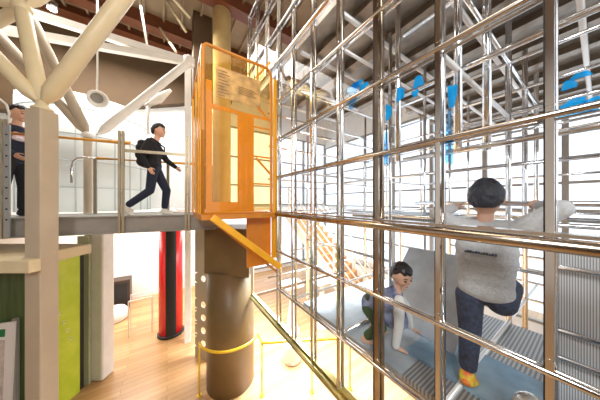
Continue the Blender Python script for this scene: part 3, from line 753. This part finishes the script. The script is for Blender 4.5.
# ---------------------------------------------------------------- people
def remesh(name, bm, m, parent, voxel, smooth=4, rot=True):
    bmesh.ops.recalc_face_normals(bm, faces=bm.faces)
    me = bpy.data.meshes.new(name); bm.to_mesh(me); bm.free()
    o = bpy.data.objects.new(name, me); C.objects.link(o)
    r = o.modifiers.new('r', 'REMESH'); r.mode = 'VOXEL'; r.voxel_size = voxel; r.use_smooth_shade = True
    s = o.modifiers.new('s', 'SMOOTH'); s.iterations = smooth; s.factor = .5
    dg = bpy.context.evaluated_depsgraph_get(); dg.update()
    m2 = bpy.data.meshes.new_from_object(o.evaluated_get(dg)); o.modifiers.clear(); o.data = m2
    m2.name = name; m2.materials.clear(); m2.materials.append(m); bpy.data.meshes.remove(me)
    for p in m2.polygons: p.use_smooth = True
    o.parent = parent
    return o
def cap(bm, p0, r0, p1, r1, seg=14):
    p0, p1 = Vector(p0), Vector(p1); cyl(bm, p0, p1, r0, r1, seg=seg)
    ball(bm, p0, r0, u=seg, v=8); ball(bm, p1, r1, u=seg, v=8)
def hand(bm, w_, d, side, palm_n, s=1.0, curl=.5):
    """palm from wrist w_ along d; palm_n = direction the palm faces; side = thumb direction"""
    d = Vector(d).normalized(); pn = Vector(palm_n); pn = (pn-d*pn.dot(d)).normalized(); th = Vector(side); th = (th-d*th.dot(d)-pn*th.dot(pn)).normalized()
    w_ = Vector(w_); R = Matrix((th, d, pn)).transposed()
    ball(bm, w_+d*.035*s, 1, (.028*s, .040*s, .013*s), R=R)
    for i, (L, o) in enumerate(((.052, .020), (.060, .007), (.056, -.006), (.042, -.019))):
        b0 = w_+d*.062*s+th*o*s; a1 = curl*.8; k1 = (d*math.cos(a1)+pn*math.sin(a1)); b1 = b0+k1*L*.5*s
        a2 = curl*1.8; b2 = b1+(d*math.cos(a2)+pn*math.sin(a2))*L*.5*s
        cap(bm, b0-d*.01*s, .0068*s, b1, .0062*s, 8); cap(bm, b1, .0062*s, b2, .0052*s, 8)
    t0 = w_+d*.02*s+th*.022*s; t1 = t0+(d*.7+th*.7+pn*.3).normalized()*.028*s; t2 = t1+(d*.9+th*.2+pn*.4).normalized()*.024*s
    cap(bm, t0, .0085*s, t1, .0075*s, 8); cap(bm, t1, .0075*s, t2, .006*s, 8)
def head(body, parent, c, R, s, hairmat, longhair=False):
    """R columns: right, forward, up"""
    c = Vector(c)
    tmp = B(); bmesh.ops.create_uvsphere(tmp, u_segments=28, v_segments=20, radius=1)
    for v in tmp.verts:
        x, y, z = v.co
        k = 1-.28*max(0, -z)**1.3; fy = .95 if y > 0 else 1.08
        if z < 0 and y < 0: fy *= 1-.25*(-z)
        v.co = c+R @ Vector((x*.074*s*k, y*.088*s*fy*(1 if y < 0 else 1-.05*max(0, -z)), z*.108*s))
    me = bpy.data.meshes.new('t'); tmp.to_mesh(me); body.from_mesh(me); bpy.data.meshes.remove(me); tmp.free()
    L = lambda x, y, z: c+R @ (Vector((x, y, z))*s)
    cap(body, L(0, .078, .012), .006*s, L(0, .096, -.022), .010*s, 8)           # nose
    ball(body, L(0, .076, -.058), .012*s, (1.6, .6, .7), R=R)                    # lips mound
    ball(body, L(0, .062, -.088), .02*s, (1, .8, .8), R=R)                      # chin
    for sx in (-1, 1):
        ball(body, L(sx*.074, -.008, -.012), .024*s, (.35, .7, 1.1), R=R)        # ears
        ball(body, L(sx*.03, .062, -.03), .02*s, (1, .7, 1), R=R)
    for sx in (-1, 1):
        bm = B(); ball(bm, L(sx*.029, .0795, -.002), .0105*s, (1.3, .55, .6), u=10, v=8, R=R); obj('eye', bm, M['eye'], parent, local=True)
        bm = B(); tube(bm, [L(sx*.016, .086, .020), L(sx*.03, .084, .025), L(sx*.045, .075, .020)], .003*s, seg=5); obj('eyebrow', bm, hairmat, parent, local=True)
    bm = B(); ball(bm, L(0, .084, -.056), .016*s, (1, .3, .22), u=12, v=6, R=R); obj('mouth', bm, M['lip'], parent, local=True)
    # hair cap
    h = B(); bmesh.ops.create_uvsphere(h, u_segments=64, v_segments=40, radius=1)
    for v in h.verts:
        x, y, z = v.co
        line = .42+.06*math.sin(9*x)                       # fringe height at the front
        if y < .35: line = .42-(.35-y)*1.05
        if abs(x) > .75 and y > -.1: line = max(line, -.05)
        if longhair: line -= .35 if y < .2 else 0
        line = max(line, -.62 if not longhair else -1)
        k = 1.09+.07*noise.noise(v.co*5+Vector((s*9, 0, 0)))+.06*noise.noise(Vector((x*16, y*16, z*5)))
        f = max(0, min(1, (z-line)/.12)); k = .86+(k-.86)*f
        v.co = c+R @ Vector((x*.077*s*k, y*.092*s*k*(1.0 if y > 0 else 1.06), z*.110*s*k))
    for f in h.faces: f.smooth = True
    obj('hair', h, hairmat, parent, local=True)
def rotm(yaw=0, pitch=0, roll=0):  # yaw left+, pitch up+
    return Matrix.Rotation(yaw, 3, 'Z') @ Matrix.Rotation(pitch, 3, 'X') @ Matrix.Rotation(roll, 3, 'Y')
def shoe(bm, a, toe, s=1):
    a, toe = Vector(a), Vector(toe); d = (toe-a).normalized(); up = Vector((0, 0, 1))
    r = d.cross(up).normalized(); u = r.cross(d); R = Matrix((r, d, u)).transposed()
    m_ = a+d*.05*s-u*.045*s
    ball(bm, a-u*.02*s, .04*s, (.9, 1.0, 1.1), R=R); ball(bm, m_, 1, (.038*s, .105*s, .026*s), R=R); ball(bm, m_+d*.05*s-u*.003*s, 1, (.042*s, .055*s, .024*s), R=R)
    ball(bm, m_+d*.01*s+u*.02*s, 1, (.033*s, .06*s, .028*s), R=R)
def person(name, label, loc, rotz, J, W, hd, mats, hairmat, shoes=True, k=1.0, longhair=False, sleeve=None, hands=None, sleevemat=None, group=None, shoe_s=1.0, hem=.0, extra=None):
    """J joints: pelvis, chest, neck, head; sh,el,wr,hip,kn,an,toe as (L,R) pairs"""
    T = thing(name, label, 'person', loc, rotz)
    V = {a: ([Vector(q) for q in b] if isinstance(b, list) else Vector(b)) for a, b in J.items()}
    # body
    bm = B()
    cap(bm, V['neck']-(V['neck']-V['chest'])*.3, .042*k, V['head']-Vector((0, 0, .03)), .038*k)
    cap(bm, V['chest'], .055*k, V['pelvis'], .05*k)
    for i in (0, 1):
        cap(bm, V['neck'], .03*k, V['sh'][i], .032*k)
        cap(bm, V['sh'][i], .032*k, V['el'][i], .025*k); cap(bm, V['el'][i], .025*k, V['wr'][i], .018*k)
        cap(bm, V['pelvis'], .045*k, V['hip'][i], .045*k); cap(bm, V['hip'][i], .045*k, V['kn'][i], .036*k); cap(bm, V['kn'][i], .038*k, V['an'][i], .026*k)
        d = (V['toe'][i]-V['an'][i])
        cap(bm, V['an'][i]-Vector((0, 0, .02*k)), (.018 if shoes else .026)*k, V['toe'][i]-(d*.3 if shoes else d*0), (.010 if shoes else .02)*k)
        if hands: dd, sd, pn, cu = hands[i]
        else: dd = (V['wr'][i]-V['el'][i]); sd = (0, 1, 0); pn = (1 if i == 0 else -1, 0, 0); cu = .5
        hand(bm, V['wr'][i], dd, sd, pn, 1.02*k, cu)
    head(bm, T, V['head'], hd[0], hd[1], hairmat, longhair)
    remesh('body', bm, M['skin'], T, .0055, 3)
    # top
    bm = B(); up = (V['neck']-V['pelvis']).normalized()
    c0, p0 = V['chest'], V['pelvis']-up*hem
    across = (V['sh'][1]-V['sh'][0]).normalized()
    for t, wx in ((0, .096 if hem else .082), (.25, .092), (.5, .092), (.75, .10), (1, .098)):
        q = p0.lerp(c0, t); cap(bm, q-across*W*.42*(.8+.2*t), wx*.86*k, q+across*W*.42*(.8+.2*t), wx*.86*k, 18)
    for e_ in (extra or []): cap(bm, *e_)
    cap(bm, V['sh'][0], .056*k, V['sh'][1], .056*k, 16); cap(bm, c0, .085*k, V['neck']-up*.05*k, .062*k)
    top = remesh_arms = bm
    sb = B() if sleevemat else bm
    for i in (0, 1):
        w_ = V['wr'][i] if not sleeve else V['el'][i].lerp(V['wr'][i], sleeve)
        w_ = w_ - (V['wr'][i]-V['el'][i]).normalized()*.012
        cap(sb, V['sh'][i], .058*k, V['el'][i], .045*k); cap(sb, V['el'][i], .045*k, w_, .034*k)
    remesh('top', bm, M[mats[0]], T, .008, 8)
    if sleevemat: remesh('sleeves', sb, M[sleevemat], T, .008, 5)
    bm = B(); p0 = V['pelvis']
    cap(bm, p0-across*W*.28+up*.02, .074*k, p0+across*W*.28+up*.02, .074*k, 18)
    for i in (0, 1):
        cap(bm, V['hip'][i], .073*k, V['kn'][i], .058*k); cap(bm, V['kn'][i], .058*k, V['an'][i]+(V['kn'][i]-V['an'][i]).normalized()*.045, .048*k)
    remesh('trousers', bm, M[mats[1]], T, .008, 6)
    if shoes:
        for i in (0, 1):
            bm = B(); shoe(bm, V['an'][i], V['toe'][i], shoe_s*k*1.1); remesh('shoe', bm, M[mats[2]], T, .005, 3)
    return T

# walking boy on the bridge
bx = P(155.5, 202, 3.06)
def th(fx, fy): return math.atan2(-fx, fy)
boy = person('walking_boy', 'person in black sweater and dark jeans with backpack walking along the bridge', (bx.x, bx.y, ZD+.0), th(bd.x, bd.y),
    dict(pelvis=(0, -.01, .68), chest=(0, -.03, .97), neck=(0, -.0, 1.12), head=(0, .045, 1.285),
         sh=[(-.135, -.02, 1.07), (.135, -.03, 1.07)], el=[(-.19, .10, .87), (.19, -.12, .86)], wr=[(-.17, .235, .76), (.19, -.03, .69)],
         hip=[(-.07, 0, .66), (.07, -.01, .66)], kn=[(-.07, .13, .37), (.07, -.05, .36)], an=[(-.07, .10, .075), (.07, -.33, .13)], toe=[(-.07, .25, .03), (.07, -.22, .03)]),
    .2, (rotm(-.15, -.03), 1.0), ('blackcloth', 'navy', 'shoe'), M['hair'], k=1.0)
bm = B()
for z, r in ((.78, .10), (.88, .12), (.98, .11), (1.05, .08)): cap(bm, (-.08, -.145, z), r*.7, (.08, -.145, z), r*.7, 16)
bag = remesh('backpack', bm, M['blackcloth'], None, .008, 6)
bag.location = boy.location; bag.rotation_euler = boy.rotation_euler
tag(bag, 'black backpack on the back of the walking boy', 'backpack')
bm = B()
for sx in (-1, 1): tube(bm, [(sx*.09, -.12, 1.08), (sx*.1, -.02, 1.14), (sx*.105, .09, 1.06), (sx*.11, .09, .95), (sx*.13, -.02, .84), (sx*.1, -.12, .80)], .012, seg=8)
so = obj('strap', bm, M['navy'], bag, local=True)

# boy at far left
kx = P(16, 202, 2.68)
kid = person('standing_boy', 'person in dark clothes with red chest print behind the square pillar at far left', (kx.x, kx.y, ZD), th(bd.x*.9+.1, bd.y-.3),
    dict(pelvis=(0, -.02, .74), chest=(0, -.02, 1.06), neck=(0, .0, 1.22), head=(0, .035, 1.375),
         sh=[(-.145, -.0, 1.16), (.145, -.0, 1.16)], el=[(-.2, .03, .93), (.2, -.02, .93)], wr=[(-.15, .22, .87), (.16, .16, .80)],
         hip=[(-.07, -.02, .72), (.07, -.02, .72)], kn=[(-.07, .02, .40), (.08, -.06, .40)], an=[(-.07, .0, .075), (.08, -.16, .09)], toe=[(-.07, .15, .03), (.08, -.02, .03)]),
    .2, (rotm(-.05, -.05), 1.04), ('navy', 'blackcloth', 'blackcloth'), M['hair'], k=1.05)
bm = B(); cap(bm, (-.05, .085, 1.03), .035, (.08, .085, 1.03), .035); cap(bm, (-.05, .085, 1.09), .02, (.08, .085, 1.09), .02)
remesh('chest_print', bm, mat('red and white print', (.7, .05, .06), .7, col2=(.8, .8, .85), noise_scale=14), kid, .006, 2)['label'] = 'red and white chest print'

# child from behind in the climbing frame
cx0 = (1.56, .385, ZK+.02)
ch = person('climbing_child', 'person in light grey sweater and jeans seen from behind, holding a bar', cx0, th(1, .05),
    dict(pelvis=(0, .02, .60), chest=(0, .03, .86), neck=(0, .04, 1.01), head=(0, .06, 1.165),
         sh=[(-.13, .04, .98), (.13, .04, .98)], el=[(-.25, .02, 1.06), (.28, .02, 1.11)], wr=[(-.20, .20, 1.10), (.20, .22, 1.12)],
         hip=[(-.07, .02, .56), (.07, .03, .57)], kn=[(-.075, .05, .32), (.08, .26, .60)], an=[(-.075, -.0, .085), (.04, .46, .50)], toe=[(-.08, .13, .025), (.04, .58, .50)]),
    .15, (rotm(.1, -.1), 1.04), ('greycloth', 'jean', 'vivid'), M['hairblue'], k=1.0, hem=-.03,
    hands=[((0, .8, .4), (1, 0, 0), (0, .3, -1), 1.1), ((-.3, .8, .4), (-1, 0, 0), (0, .3, -1), 1.1)])
# printed marks on the back of the sweater
bm = B()
def strip(z, n_, wd_):
    for i in range(n_):
        x = -wd_/2+wd_*i/(n_-1)
        hgt = .013 if i % 3 else .009
        box(bm, x-.0045, x+.0040, -.078, -.064, z, z+hgt)
strip(.945, 14, .17)
strip(.845, 12, .13)
obj('back_print', bm, M['jean'], ch, local=True)['label'] = 'row of small dark printed characters'

# crouching girl
gp = P(385, 345, 1.66)
gp = Vector((gp.x, gp.y, ZK))
girl = person('crouching_child', 'person in patterned vest with white sleeves crouching with both hands on the deck', gp, th(.639, -.769),
    dict(pelvis=(0, -.13, .31), chest=(0, .05, .37), neck=(.0, .10, .45), head=(.02, .12, .575),
         sh=[(-.10, .10, .40), (.10, .09, .40)], el=[(-.14, .19, .24), (.14, .08, .23)], wr=[(-.13, .22, .075), (.12, .06, .055)],
         hip=[(-.06, -.13, .29), (.06, -.13, .29)], kn=[(-.11, .02, .22), (.09, -.04, .17)], an=[(-.10, -.10, .05), (.08, -.17, .055)], toe=[(-.10, .02, .02), (.08, -.05, .02)]),
    .15, (rotm(-1.0, -.3), .92), ('tiedye', 'greencloth', 'skin'), M['hair'], shoes=False, k=.78, longhair=False, sleevemat='whitecloth', extra=[((0, .05, .34), .085, (0, .10, .20), .075), ((0, -.02, .31), .08, (0, .05, .20), .07)],
    hands=[((0, 1, -.25), (1, 0, 0), (0, -.1, -1), .15), ((0, 1, -.25), (-1, 0, 0), (0, -.1, -1), .15)])
print('done')
